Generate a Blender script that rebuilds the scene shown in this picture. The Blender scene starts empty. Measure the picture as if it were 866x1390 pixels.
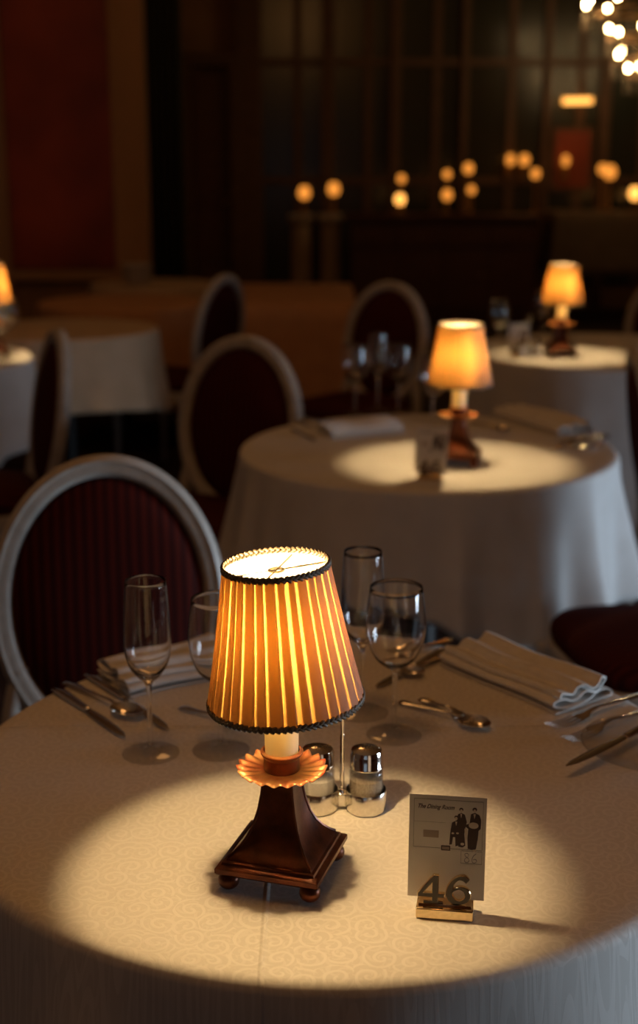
import bpy, math, random
from mathutils import Vector, Matrix
random.seed(7)
C = bpy.context.scene.collection
S = bpy.context.scene
PI = math.pi
R = math.radians
sin, cos = math.sin, math.cos

# ------------------------------------------------------------------ camera
PITCH = R(14.6); FPX = 1850.0; CAMH = 1.5
cam = bpy.data.cameras.new('camera'); camo = bpy.data.objects.new('camera', cam); C.objects.link(camo)
camo.location = (0, 0, CAMH); camo.rotation_euler = (PI/2-PITCH, 0, 0)
cam.sensor_fit = 'VERTICAL'; cam.sensor_height = 36; cam.sensor_width = 36
cam.lens = FPX/1390*36
cam.dof.use_dof = True; cam.dof.focus_distance = 1.43; cam.dof.aperture_fstop = 3.5
cam.dof.aperture_blades = 0
cam.clip_start = 0.05
S.camera = camo
S.view_settings.view_transform = 'Standard'; S.view_settings.look = 'None'
S.view_settings.gamma = 1; S.view_settings.use_curve_mapping = False
S.view_settings.exposure = 0.0

def P(px, py, h=0.75):
    """point of the horizontal plane z=h seen at a place of the photo"""
    u = (px-433)/FPX; v = (695-py)/FPX
    d = Vector((u, cos(PITCH)+v*sin(PITCH), -sin(PITCH)+v*cos(PITCH)))
    t = (h-CAMH)/d.z
    return Vector((d.x*t, d.y*t, h))
def PD(px, py, D):
    """point at horizontal distance D"""
    u = (px-433)/FPX; v = (695-py)/FPX
    d = Vector((u, cos(PITCH)+v*sin(PITCH), -sin(PITCH)+v*cos(PITCH)))
    t = D/d.y
    return Vector((d.x*t, D, CAMH+d.z*t))

# ------------------------------------------------------------------ mesh builder
def cr(pts, n=4):
    """catmull-rom through points of any dimension"""
    out = []
    L = len(pts)
    for i in range(L-1):
        p0 = pts[max(i-1, 0)]; p1 = pts[i]; p2 = pts[i+1]; p3 = pts[min(i+2, L-1)]
        for k in range(n):
            t = k/n
            out.append(tuple(0.5*((2*b)+(-a+c)*t+(2*a-5*b+4*c-d)*t*t+(-a+3*b-3*c+d)*t**3) for a, b, c, d in zip(p0, p1, p2, p3)))
    out.append(tuple(pts[-1]))
    return out

class MB:
    def __init__(s): s.v = []; s.f = []; s.uv = None
    def add(s, vs, fs, M=None):
        o = len(s.v)
        for p in vs:
            p = Vector(p)
            s.v.append(M @ p if M else p)
        s.f += [tuple(i+o for i in f) for f in fs]
        return s
    def lathe(s, prof, seg=32, M=None, sx=1, sy=1, mod=None):
        vs = []; rings = []
        for (r, z) in prof:
            if abs(r) < 1e-6:
                vs.append((0, 0, z)); rings.append([len(vs)-1])
            else:
                ring = []
                for k in range(seg):
                    a = 2*PI*k/seg; rr = r; zz = z
                    if mod: rr, zz = mod(r, z, a)
                    vs.append((rr*cos(a)*sx, rr*sin(a)*sy, zz)); ring.append(len(vs)-1)
                rings.append(ring)
        fs = []
        for A, B in zip(rings, rings[1:]):
            if len(A) == 1 and len(B) == 1: continue
            for k in range(seg):
                k2 = (k+1) % seg
                if len(A) == 1: fs.append((A[0], B[k2], B[k]))
                elif len(B) == 1: fs.append((A[k], A[k2], B[0]))
                else: fs.append((A[k], A[k2], B[k2], B[k]))
        return s.add(vs, fs, M)
    def box(s, c, d, M=None):
        x, y, z = [q/2 for q in d]
        vs = [(c[0]+i*x, c[1]+j*y, c[2]+k*z) for i in (-1, 1) for j in (-1, 1) for k in (-1, 1)]
        fs = [(0, 1, 3, 2), (4, 6, 7, 5), (0, 4, 5, 1), (2, 3, 7, 6), (0, 2, 6, 4), (1, 5, 7, 3)]
        return s.add(vs, fs, M)
    def sphere(s, c, r, seg=16, rg=10, sc=(1, 1, 1), M=None):
        T = Matrix.Translation(c) @ Matrix.Diagonal((sc[0], sc[1], sc[2], 1))
        if M: T = M @ T
        return s.lathe([(r*sin(PI*k/rg) if 0 < k < rg else 0, -r*cos(PI*k/rg)) for k in range(rg+1)], seg, T)
    def loft(s, rings, closed=False, caps=True, M=None):
        n = len(rings[0]); vs = [p for r in rings for p in r]; fs = []
        m = len(rings)
        for i in range(m if closed else m-1):
            j = (i+1) % m
            for k in range(n):
                k2 = (k+1) % n
                fs.append((i*n+k, i*n+k2, j*n+k2, j*n+k))
        if caps and not closed:
            fs.append(tuple(range(n-1, -1, -1))); fs.append(tuple((m-1)*n+k for k in range(n)))
        return s.add(vs, fs, M)
    def tube(s, pts, rad, seg=8, closed=False, flat=1.0, M=None):
        pts = [Vector(p) for p in pts]; n = len(pts); rings = []
        if not hasattr(rad, '__len__'): rad = [rad]*n
        up = Vector((0, 0, 1)); prev = None
        for i, p in enumerate(pts):
            if closed: t = (pts[(i+1) % n]-pts[i-1]).normalized()
            else: t = (pts[min(i+1, n-1)]-pts[max(i-1, 0)]).normalized()
            if prev is None:
                a = up if abs(t.dot(up)) < .9 else Vector((1, 0, 0))
            else: a = prev
            b = t.cross(a).normalized(); a2 = b.cross(t).normalized(); prev = a2
            rings.append([p + b*rad[i]*cos(2*PI*k/seg) + a2*rad[i]*flat*sin(2*PI*k/seg) for k in range(seg)])
        return s.loft(rings, closed, True, M)
    def strip(s, pts, seg=10, M=None):
        """lies along x: pts = (x, y, z, halfwidth, halfthickness)"""
        rings = []
        for i, (x, y, z, w, t) in enumerate(pts):
            rings.append([(x, y+w*cos(2*PI*k/seg), z+t*sin(2*PI*k/seg)) for k in range(seg)])
        return s.loft(rings, False, True, M)
    def prism(s, poly, y0, y1, M=None):
        """poly in xz extruded along y"""
        n = len(poly)
        vs = [(p[0], y0, p[1]) for p in poly]+[(p[0], y1, p[1]) for p in poly]
        fs = [tuple(range(n)), tuple(range(2*n-1, n-1, -1))]+[(k, k+n, (k+1) % n+n, (k+1) % n) for k in range(n)]
        return s.add(vs, fs, M)
    def mesh(s, name):
        m = bpy.data.meshes.new(name); m.from_pydata([tuple(p) for p in s.v], [], s.f); m.validate()
        import bmesh
        b = bmesh.new(); b.from_mesh(m); bmesh.ops.recalc_face_normals(b, faces=b.faces); b.to_mesh(m); b.free()
        return m
    def build(s, name, mat, parent=None, smooth=True, bevel=0, angle=35, loc=None):
        m = s.mesh(name)
        return link_mesh(name, m, mat, parent, smooth, bevel, angle, loc)

def link_mesh(name, m, mat, parent=None, smooth=True, bevel=0, angle=35, loc=None):
    m.materials.clear(); m.materials.append(mat)
    if smooth:
        m.polygons.foreach_set('use_smooth', [True]*len(m.polygons)); m.set_sharp_from_angle(angle=R(angle))
    o = bpy.data.objects.new(name, m); C.objects.link(o)
    if parent: o.parent = parent
    if loc is not None: o.location = loc
    if bevel:
        b = o.modifiers.new('bevel', 'BEVEL'); b.width = bevel; b.segments = 2; b.limit_method = 'ANGLE'; b.angle_limit = R(40)
    return o

def thing(name, label, cat, loc=(0, 0, 0), rz=0, group=None):
    o = bpy.data.objects.new(name, None); C.objects.link(o); o.empty_display_size = .05
    o.location = loc; o.rotation_euler = (0, 0, rz)
    return tag(o, label, cat, group)
def tag(o, label, cat, group=None):
    o['label'] = label; o['category'] = cat
    if group: o['group'] = group
    return o
def struct(o, **k):
    o['kind'] = 'structure'; return o
def dup(root, loc, rz, label, group=None):
    r = root.copy(); C.objects.link(r); r.location = loc; r.rotation_euler = (root.rotation_euler.x, root.rotation_euler.y, rz)
    r['label'] = label
    if group: r['group'] = group
    for ch in list(root.children):
        c = ch.copy(); C.objects.link(c); c.parent = r
        for g in list(ch.children):
            d = g.copy(); C.objects.link(d); d.parent = c
    return r
def textmesh(txt, size, shear=0, extrude=0, bold=0):
    cu = bpy.data.curves.new('lettering', 'FONT'); cu.body = txt; cu.size = size; cu.shear = shear; cu.extrude = extrude; cu.offset = bold
    o = bpy.data.objects.new('lettering', cu); C.objects.link(o)
    bpy.context.view_layer.update()
    m = bpy.data.meshes.new_from_object(o.evaluated_get(bpy.context.evaluated_depsgraph_get()))
    bpy.data.objects.remove(o); bpy.data.curves.remove(cu)
    return m

# ------------------------------------------------------------------ materials
def srgb(r, g, b):
    f = lambda c: (c/255/12.92) if c/255 <= .04045 else ((c/255+.055)/1.055)**2.4
    return (f(r), f(g), f(b), 1)
def pm(name, col, rough=.5, metal=0, **k):
    m = bpy.data.materials.new(name); m.use_nodes = True
    b = m.node_tree.nodes['Principled BSDF']
    b.inputs['Base Color'].default_value = col if len(col) == 4 else (*col, 1)
    b.inputs['Roughness'].default_value = rough; b.inputs['Metallic'].default_value = metal
    for n, v in k.items():
        b.inputs[n.replace('_', ' ')].default_value = v
    return m
def N(m, t, **k):
    n = m.node_tree.nodes.new(t)
    for a, v in k.items(): setattr(n, a, v)
    return n
def L(m, a, b): m.node_tree.links.new(a, b)
def coords(m, kind='Object', scale=(1, 1, 1)):
    tc = N(m, 'ShaderNodeTexCoord'); mp = N(m, 'ShaderNodeMapping'); mp.inputs['Scale'].default_value = scale
    L(m, tc.outputs[kind], mp.inputs['Vector']); return mp.outputs['Vector']
def math_(m, op, a, b=None, c=None):
    n = N(m, 'ShaderNodeMath', operation=op)
    for i, x in enumerate((a, b, c)):
        if x is None: continue
        if isinstance(x, (int, float)): n.inputs[i].default_value = x
        else: L(m, x, n.inputs[i])
    return n.outputs[0]
def ramp(m, fac, stops):
    r = N(m, 'ShaderNodeValToRGB'); L(m, fac, r.inputs['Fac'])
    el = r.color_ramp.elements
    while len(el) < len(stops): el.new(.5)
    for e, (p, c) in zip(el, stops):
        e.position = p; e.color = c if len(c) == 4 else (*c, 1)
    return r.outputs['Color']
def mottle(name, c1, c2, scale=20, rough=.5, metal=0, bump=0, detail=4, sc=(1, 1, 1), rr=None, **k):
    m = pm(name, c1, rough, metal, **k); b = m.node_tree.nodes['Principled BSDF']
    v = coords(m, 'Object', sc); n = N(m, 'ShaderNodeTexNoise'); n.inputs['Scale'].default_value = scale; n.inputs['Detail'].default_value = detail
    L(m, v, n.inputs['Vector'])
    L(m, ramp(m, n.outputs['Fac'], [(.3, c1), (.7, c2)]), b.inputs['Base Color'])
    if bump:
        bp = N(m, 'ShaderNodeBump'); bp.inputs['Strength'].default_value = bump; bp.inputs['Distance'].default_value = .002
        L(m, n.outputs['Fac'], bp.inputs['Height']); L(m, bp.outputs['Normal'], b.inputs['Normal'])
    return m
def emit(name, col, st):
    m = bpy.data.materials.new(name); m.use_nodes = True; nt = m.node_tree; nt.nodes.clear()
    e = nt.nodes.new('ShaderNodeEmission'); e.inputs[0].default_value = (*col, 1); e.inputs[1].default_value = st
    o = nt.nodes.new('ShaderNodeOutputMaterial'); nt.links.new(e.outputs[0], o.inputs[0]); return m

WARM = (1.0, .66, .30)
M = {}
M['bronze'] = mottle('dark_bronze', (.040, .011, .005), (.15, .038, .012), 40, .30, .55, bump=.25, detail=6, Specular_IOR_Level=.35)
M['giltred'] = mottle('rubbed_gilt', (.50, .05, .015), (.80, .46, .18), 45, .38, .45, bump=.15, detail=5)
M['silver'] = pm('polished_silver', (.86, .82, .76), .09, 1)
M['silver_sat'] = mottle('satin_silver', (.80, .77, .72), (.66, .62, .56), 120, .2, 1)
M['gold'] = pm('polished_brass', (.90, .70, .40), .10, 1)
M['chrome'] = pm('worn_chrome', (.78, .74, .68), .16, 1)
def clear_glass(name, solid, edge=.38, base=.03):
    m = pm(name, (1, 1, 1), .0, 0, Transmission_Weight=1.0, IOR=1.47); b = m.node_tree.nodes['Principled BSDF']
    lw = N(m, 'ShaderNodeLayerWeight'); lw.inputs['Blend'].default_value = .5; fz = math_(m, 'MULTIPLY_ADD', math_(m, 'POWER', lw.outputs['Facing'], 3.2), edge, base)
    gl = N(m, 'ShaderNodeBsdfGlossy'); gl.inputs['Roughness'].default_value = .01; gl.inputs['Color'].default_value = (1, 1, 1, 1)
    tr = N(m, 'ShaderNodeBsdfTransparent'); mx = N(m, 'ShaderNodeMixShader'); L(m, fz, mx.inputs[0]); L(m, tr.outputs[0], mx.inputs[1]); L(m, gl.outputs[0], mx.inputs[2])
    m2 = N(m, 'ShaderNodeMixShader'); m2.inputs[0].default_value = solid; L(m, mx.outputs[0], m2.inputs[1]); L(m, b.outputs[0], m2.inputs[2]); L(m, m2.outputs[0], m.node_tree.nodes['Material Output'].inputs['Surface'])
    return m
M['glass'] = clear_glass('clear_glass', 1.0); M['stemglass'] = clear_glass('stem_glass', 1.0); M['footglass'] = clear_glass('foot_glass', .30, .55, .03)
M['salt'] = mottle('salt', (.86, .84, .80), (.7, .68, .64), 900, .8, bump=.4)
M['pepper'] = mottle('ground_pepper', (.50, .43, .34), (.22, .17, .12), 700, .9, bump=.4)
M['hole'] = pm('dark_hole', (.01, .008, .006), .6)
M['wax'] = pm('cream_sleeve', (.95, .88, .70), .45)
def translucent(m, w, col):
    nt = m.node_tree; b = nt.nodes['Principled BSDF']; out = nt.nodes['Material Output']
    t = N(m, 'ShaderNodeBsdfTranslucent'); t.inputs[0].default_value = (*col, 1)
    mx = N(m, 'ShaderNodeMixShader'); mx.inputs[0].default_value = w
    L(m, b.outputs[0], mx.inputs[1]); L(m, t.outputs[0], mx.inputs[2]); L(m, mx.outputs[0], out.inputs['Surface'])
    return t, mx
translucent(M['wax'], .6, (1, .90, .62))

# pleated silk of the shades: u counts pleats, v runs up the shade
def silk():
    m = pm('pleated_silk', (.62, .50, .36), .7); b = m.node_tree.nodes['Principled BSDF']
    t, mx = translucent(m, .5, (1, .5, .16))
    uv = N(m, 'ShaderNodeUVMap'); sp = N(m, 'ShaderNodeSeparateXYZ'); L(m, uv.outputs[0], sp.inputs[0])
    fr = math_(m, 'FRACT', sp.outputs[0]); fl = math_(m, 'FLOOR', sp.outputs[0])
    wn = N(m, 'ShaderNodeTexWhiteNoise', noise_dimensions='1D'); L(m, fl, wn.inputs['W'])
    # width of the single-layer gap differs pleat by pleat and widens to the bottom
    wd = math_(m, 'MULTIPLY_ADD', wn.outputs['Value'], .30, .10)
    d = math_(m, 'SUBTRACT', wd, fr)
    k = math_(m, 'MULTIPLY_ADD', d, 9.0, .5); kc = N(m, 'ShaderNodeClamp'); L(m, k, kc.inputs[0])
    # woven slub
    mp = coords(m, 'UV', (6, 260, 1)); n = N(m, 'ShaderNodeTexNoise'); n.inputs['Scale'].default_value = 1.0; n.inputs['Detail'].default_value = 5
    L(m, mp, n.inputs['Vector'])
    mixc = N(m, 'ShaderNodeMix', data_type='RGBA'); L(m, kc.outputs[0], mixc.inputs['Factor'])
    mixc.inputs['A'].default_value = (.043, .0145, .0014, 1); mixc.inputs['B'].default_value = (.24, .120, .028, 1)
    ge = N(m, 'ShaderNodeNewGeometry'); ins = N(m, 'ShaderNodeMix', data_type='RGBA'); L(m, ge.outputs['Backfacing'], ins.inputs['Factor'])
    ins.inputs['A'].default_value = (.42, .33, .25, 1); ins.inputs['B'].default_value = (.92, .86, .74, 1); L(m, ins.outputs['Result'], b.inputs['Base Color'])
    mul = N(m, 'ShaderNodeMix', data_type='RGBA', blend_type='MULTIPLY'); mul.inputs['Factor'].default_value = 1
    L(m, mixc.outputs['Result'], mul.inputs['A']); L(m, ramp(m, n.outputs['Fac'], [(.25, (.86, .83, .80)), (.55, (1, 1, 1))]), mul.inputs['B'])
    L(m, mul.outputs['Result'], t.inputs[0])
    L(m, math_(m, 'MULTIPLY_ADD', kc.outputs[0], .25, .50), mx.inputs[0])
    return m
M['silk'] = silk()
M['braid'] = mottle('braid', (.20, .17, .12), (.07, .035, .015), 400, .55, .1)
M['wire'] = pm('steel_wire', (.5, .42, .3), .3, 1)
M['bulb'] = emit('lit_bulb', WARM, 1500)

def cloth(name, c1, c2, pattern=True, rough=.75):
    m = pm(name, c1, rough, Sheen_Weight=.15); b = m.node_tree.nodes['Principled BSDF']
    if pattern:
        v = coords(m, 'Object', (1, 1, 0)) 
        nz = N(m, 'ShaderNodeTexNoise'); nz.inputs['Scale'].default_value = 16; L(m, v, nz.inputs['Vector'])
        vm = N(m, 'ShaderNodeVectorMath', operation='MULTIPLY_ADD'); L(m, nz.outputs['Color'], vm.inputs[0]); vm.inputs[1].default_value = (.017, .017, 0); L(m, v, vm.inputs[2])
        def scroll(scale, off, arms, tw):
            mp = N(m, 'ShaderNodeMapping'); mp.inputs['Location'].default_value = off; L(m, vm.outputs[0], mp.inputs['Vector'])
            vo = N(m, 'ShaderNodeTexVoronoi', voronoi_dimensions='2D'); vo.inputs['Scale'].default_value = scale; vo.inputs['Randomness'].default_value = .7
            L(m, mp.outputs[0], vo.inputs['Vector'])
            sb = N(m, 'ShaderNodeVectorMath', operation='SUBTRACT'); L(m, mp.outputs[0], sb.inputs[0]); L(m, vo.outputs['Position'], sb.inputs[1])
            sp = N(m, 'ShaderNodeSeparateXYZ'); L(m, sb.outputs[0], sp.inputs[0])
            ang = math_(m, 'ARCTAN2', sp.outputs[1], sp.outputs[0])
            cs = N(m, 'ShaderNodeSeparateXYZ'); L(m, vo.outputs['Color'], cs.inputs[0])
            tws = math_(m, 'MULTIPLY', math_(m, 'SIGN', math_(m, 'SUBTRACT', cs.outputs[0], .5)), tw)
            ph = math_(m, 'MULTIPLY_ADD', vo.outputs['Distance'], tws, math_(m, 'MULTIPLY', ang, arms))
            s_ = math_(m, 'SINE', ph)
            k = N(m, 'ShaderNodeMapRange'); L(m, s_, k.inputs['Value']); k.inputs['From Min'].default_value = .45; k.inputs['From Max'].default_value = .62
            return k.outputs[0]
        a = scroll(32, (0, 0, 0), 1, 19); c = scroll(52, (.37, .11, 0), 3, 10)
        mx = math_(m, 'MAXIMUM', a, math_(m, 'MULTIPLY', c, .55))
        mc = N(m, 'ShaderNodeMix', data_type='RGBA'); L(m, mx, mc.inputs['Factor']); mc.inputs['A'].default_value = (*c1[:3], 1); mc.inputs['B'].default_value = (*c2[:3], 1)
        L(m, mc.outputs['Result'], b.inputs['Base Color'])
        L(m, math_(m, 'MULTIPLY_ADD', mx, -.22, rough), b.inputs['Roughness'])
        # pressed fold lines through the cloth
        sp = N(m, 'ShaderNodeSeparateXYZ'); L(m, v, sp.inputs[0])
        def line(ax, x0):
            d = math_(m, 'ABSOLUTE', math_(m, 'SUBTRACT', sp.outputs[ax], x0))
            k = N(m, 'ShaderNodeMapRange', interpolation_type='SMOOTHSTEP'); L(m, d, k.inputs['Value']); k.inputs['From Min'].default_value = 0; k.inputs['From Max'].default_value = .004
            k.inputs['To Min'].default_value = 1; k.inputs['To Max'].default_value = 0; return k.outputs[0]
        hh = math_(m, 'ADD', line(0, -.075), line(1, .12))
        bp = N(m, 'ShaderNodeBump'); bp.inputs['Strength'].default_value = .8; bp.inputs['Distance'].default_value = .0018
        L(m, math_(m, 'MULTIPLY_ADD', mx, .03, hh), bp.inputs['Height']); L(m, bp.outputs['Normal'], b.inputs['Normal'])
    return m
M['damask'] = cloth('white_damask', (.70, .675, .62), (.79, .765, .71))
M['linen'] = mottle('white_linen', (.72, .72, .71), (.66, .655, .64), 14, .85)
M['napkin'] = mottle('napkin_linen', (.78, .77, .74), (.70, .69, .66), 60, .85, bump=.1)
M['peach'] = mottle('peach_linen', (.62, .34, .17), (.52, .27, .13), 9, .85)
M['cream_far'] = mottle('cream_linen', (.62, .48, .33), (.54, .41, .27), 9, .85)
M['dimcloth'] = mottle('dimmed_cream_linen', (.20, .135, .08), (.16, .105, .06), 9, .85)  # cream linen of the buffet with its dimness put into the colour
M['ivorypaint'] = mottle('ivory_paint', (.52, .49, .44), (.40, .37, .32), 30, .42)
M['wood_dark'] = mottle('dark_mahogany', (.045, .014, .008), (.10, .030, .014), 6, .4, sc=(1, 1, 8))
M['iron'] = pm('black_iron', (.03, .03, .03), .5, .6)
def redfabric():
    m = pm('striped_red_fabric', (.10, .010, .012), .85, Sheen_Weight=.1); b = m.node_tree.nodes['Principled BSDF']
    v = coords(m, 'Object'); w = N(m, 'ShaderNodeTexWave', wave_type='BANDS', bands_direction='X'); w.inputs['Scale'].default_value = 16; w.inputs['Distortion'].default_value = .4
    L(m, v, w.inputs['Vector']); L(m, ramp(m, w.outputs['Fac'], [(.3, (.036, .0034, .0022)), (.8, (.080, .0085, .0042))]), b.inputs['Base Color']); return m
M['redfab'] = redfabric(); M['redfab'].node_tree.nodes['Principled BSDF'].inputs['Sheen Weight'].default_value = 0; M['redfab'].node_tree.nodes['Principled BSDF'].inputs['Specular IOR Level'].default_value = .15
M['card'] = pm('card_paper', (.80, .77, .74), .6)
M['ink'] = pm('brown_ink', (.06, .03, .025), .6)
M['inkgrey'] = pm('sepia_tone', (.40, .32, .27), .6)
M['pale'] = pm('print_highlight', (.70, .62, .55), .6)
M['pen'] = pm('blue_black_pen', (.09, .07, .16), .5)
M['carpet'] = mottle('dark_carpet', (.05, .022, .015), (.022, .011, .008), 18, .95)
M['marble'] = mottle('red_marble', (.50, .085, .026), (.20, .028, .011), 1.6, .35, detail=8)
M['pilaster'] = mottle('tan_stone', (.46, .26, .11), (.36, .20, .08), 3, .6, sc=(1, 1, .3))
M['plaster'] = mottle('warm_plaster', (.34, .19, .10), (.26, .145, .075), 2, .8)
M['curtain'] = mottle('green_curtain', (.05, .052, .025), (.03, .032, .016), 5, .8, sc=(4, 4, .2))
M['mirror'] = mottle('smoked_mirror', (.030, .036, .022), (.05, .035, .018), .8, .22)
M['frame_wood'] = mottle('brown_moulding', (.15, .070, .028), (.10, .045, .018), 4, .5, sc=(1, 1, 6))
M['doorpanel'] = mottle('door_panel', (.12, .042, .02), (.085, .03, .015), 3, .5, sc=(1, 1, 5))
M['ceiling'] = pm('ceiling_paint', (.55, .42, .28), .9)
M['amber'] = emit('lit_amber_glass', (1.0, .33, .045), 1.15)
M['amber_hot'] = emit('lit_candle_glass', (1.0, .42, .08), 2.6)
M['bulbfar'] = emit('chandelier_bulb', (1.0, .64, .28), 90)
M['crystal'] = pm('cut_crystal', (1, .95, .85), .05, 0, Transmission_Weight=.8, IOR=1.5)
M['brass_old'] = pm('old_brass', (.45, .26, .10), .35, 1)
M['china'] = pm('white_china', (.6, .55, .48), .25)

# ------------------------------------------------------------------ the room
def bx(name, mat, x0, x1, y0, y1, z0, z1, parent=None, bevel=0):
    return MB().box(((x0+x1)/2, (y0+y1)/2, (z0+z1)/2), (x1-x0, y1-y0, z1-z0)).build(name, mat, parent, smooth=False, bevel=bevel)
HC = 4.4
struct(bx('floor', M['carpet'], -3.7, 4.7, -3.7, 14.3, -.1, 0))
struct(bx('ceiling', M['ceiling'], -3.7, 4.7, -3.7, 14.3, HC, HC+.1))
struct(bx('wall_left', M['plaster'], -3.7, -3.6, -3.7, 9.0, 0, HC))
w = MB(); VX0, VX1, VZ0, VZ1 = -1.6, .2, .5, 2.0
for (a, b, c, d) in ((-3.6, VX0, 0, HC), (VX1, 4.7, 0, HC), (VX0, VX1, 0, VZ0), (VX0, VX1, VZ1, HC)):
    w.box(((a+b)/2, -3.65, (c+d)/2), (b-a, .1, d-c))
struct(w.build('wall_rear', M['plaster'], smooth=False))
wf = MB()
for x in (VX0, (VX0+VX1)/2, VX1): wf.box((x, -3.63, (VZ0+VZ1)/2), (.07, .08, VZ1-VZ0+.07))
for z in (VZ0, VZ1): wf.box(((VX0+VX1)/2, -3.63, z), (VX1-VX0+.07, .075, .06))
struct(wf.build('window_2', M['ivorypaint'], smooth=False))
struct(bx('wall_back', M['plaster'], -1.6, 4.7, 14.1, 14.3, 0, HC))
# right wall with a window opening kept low so daylight only grazes tabletops
w = MB(); WY0, WY1, WZ0, WZ1 = 1.1, 3.1, .12, 1.25
for (a, b, c, d) in ((-3.6, WY0, 0, HC), (WY1, 14.1, 0, HC), (WY0, WY1, 0, WZ0), (WY0, WY1, WZ1, HC)):
    w.box((4.65, (a+b)/2, (c+d)/2), (.1, b-a, d-c))
struct(w.build('wall_right', M['plaster'], smooth=False))
wf = MB()
for y in (WY0, WY0+.93, WY0+1.87, WY1): wf.box((4.63, y, (WZ0+WZ1)/2), (.08, .07, WZ1-WZ0+.07))
for z in (WZ0, .8, WZ1): wf.box((4.63, (WY0+WY1)/2, z), (.075, WY1-WY0+.07, .06))
struct(wf.build('window_1', M['ivorypaint'], smooth=False))
# left section of the back wall, nearer than the rest
struct(bx('wall_left_bay', M['plaster'], -3.6, -1.14, 9.0, 9.2, 0, HC))
struct(bx('wall_bay_return', M['plaster'], -1.6, -1.42, 9.2, 14.1, 0, HC))
struct(bx('trim_1', M['marble'], PD(5, 100, 9).x, PD(150, 100, 9).x, 8.97, 9.0, .80, 3.2, bevel=.005))
struct(bx('trim_2', M['pilaster'], PD(150, 100, 9).x, PD(197, 100, 9).x, 8.92, 9.0, 0, HC, bevel=.01))
struct(bx('trim_3', M['pilaster'], -3.2, PD(5, 100, 9).x, 8.92, 9.0, 0, HC, bevel=.01))
struct(bx('trim_4', M['pilaster'], PD(0, 100, 9).x-.5, PD(150, 100, 9).x, 8.93, 8.975, .72, .79, bevel=.01))
struct(bx('baseboard_left_bay', M['frame_wood'], -3.2, -1.42, 8.95, 8.995, 0, .14, bevel=.005))
# green curtain beside the pilaster
cv = []; nn = 60
x0 = -1.13; x1 = -.90
cb = MB()
for row in range(2):
    pass
rings = []
for i in range(nn+1):
    t = i/nn; x = x0+(x1-x0)*t; y = 9.35+.035*sin(t*2*PI*5)
    rings.append((x, y))
vs = []; fs = []
for (x, y) in rings: vs += [(x*1.0, y, .02), (x, y, 4.2)]
for i in range(nn): fs.append((2*i, 2*i+2, 2*i+3, 2*i+1))
cb.add(vs, fs); cu = cb.build('curtain', M['curtain'])
so = cu.modifiers.new('thickness', 'SOLIDIFY'); so.thickness = .006
tag(cu, 'dark green floor length curtain hanging beside the tan stone pilaster', 'curtain')
rod = MB().tube([(-1.5, 9.35, 4.22), (-.86, 9.35, 4.22)], .018, 12).build('curtain_rod', M['brass_old']); tag(rod, 'brass rod the green curtain hangs from', 'rod')

# panelled mirror wall, built in bays between mouldings (at 14 m)
BW = 14.1
def X14(px): return PD(px, 200, 14).x
pil = [(320, 356), (436, 454), (529, 543), (624, 634), (735, 745), (812, 826), (905, 925)]
for i, (a, b) in enumerate(pil):
    struct(bx('trim_%d' % (5+i), M['frame_wood'], X14(a), X14(b), 13.98, BW, 0, HC, bevel=.01))
for i in range(len(pil)-1):
    a = X14(pil[i][1]); b = X14(pil[i+1][0])
    m = struct(bx('trim_%d' % (12+i*4), M['mirror'], a, b, 14.06, BW, .25, HC-.3))
    k = 0
    for z in (1.27, 2.40):
        k += 1
        struct(bx('trim_%d' % (12+i*4+k), M['frame_wood'], a, b, 14.02, 14.06, z-.035, z+.035, bevel=.005))
    struct(bx('trim_%d' % (12+i*4+3), M['frame_wood'], (a+b)/2+.02, (a+b)/2+.10, 14.03, 14.06, .25, HC-.3, bevel=.005))
# door with brown surround
d0, d1 = X14(262), X14(312)
dr = thing('door_1', 'tall dark red brown panelled door with a brown frame', 'door', (0, 0, 0)); del dr['label']; del dr['category']; dr['kind'] = 'structure'
bx('door_leaf', M['doorpanel'], d0, d1, 14.0, 14.08, 0, 2.3, dr, bevel=.01)
fr = MB(); fr.box(((d0-.05), 14.0, 1.2), (.09, .14, 2.4)); fr.box(((d1+.05), 14.0, 1.2), (.09, .14, 2.4)); fr.box(((d0+d1)/2, 14.0, 2.42), (d1-d0+.28, .16, .12))
fr.build('door_frame', M['frame_wood'], dr, smooth=False, bevel=.01)
MB().sphere((d1-.06, 13.97, 1.05), .03).build('door_knob', M['brass_old'], dr)

# ------------------------------------------------------------------ tables and cloths
def table(x, y, r, label, h=.746, group=None, rect=None):
    t = thing('round_table' if not rect else 'rectangular_table', label, 'table', (x, y, 0), 0, group)
    tp = MB()
    if rect: tp.box((0, 0, h-.014), (rect[0]-.01, rect[1]-.01, .026))
    else: tp.lathe([(0, h-.027), (r-.012, h-.027), (r-.008, h-.022), (r-.008, h-.006), (r-.012, h-.001), (0, h-.001)], 48)
    tp.build('tabletop', M['wood_dark'], t)
    MB().lathe([(0, .04), (.05, .04), (.05, .10), (.032, .14), (.03, h-.08), (.08, h-.028), (0, h-.028)], 20).build('column', M['iron'], t)
    for k in range(4):
        a = PI/4+k*PI/2
        rr = .36
        MB().tube([(.03*cos(a), .03*sin(a), .06), (rr*.5*cos(a), rr*.5*sin(a), .05), (rr*cos(a), rr*sin(a), .014)], [.022, .018, .014], 10).build('foot', M['iron'], t)
    return t
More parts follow.
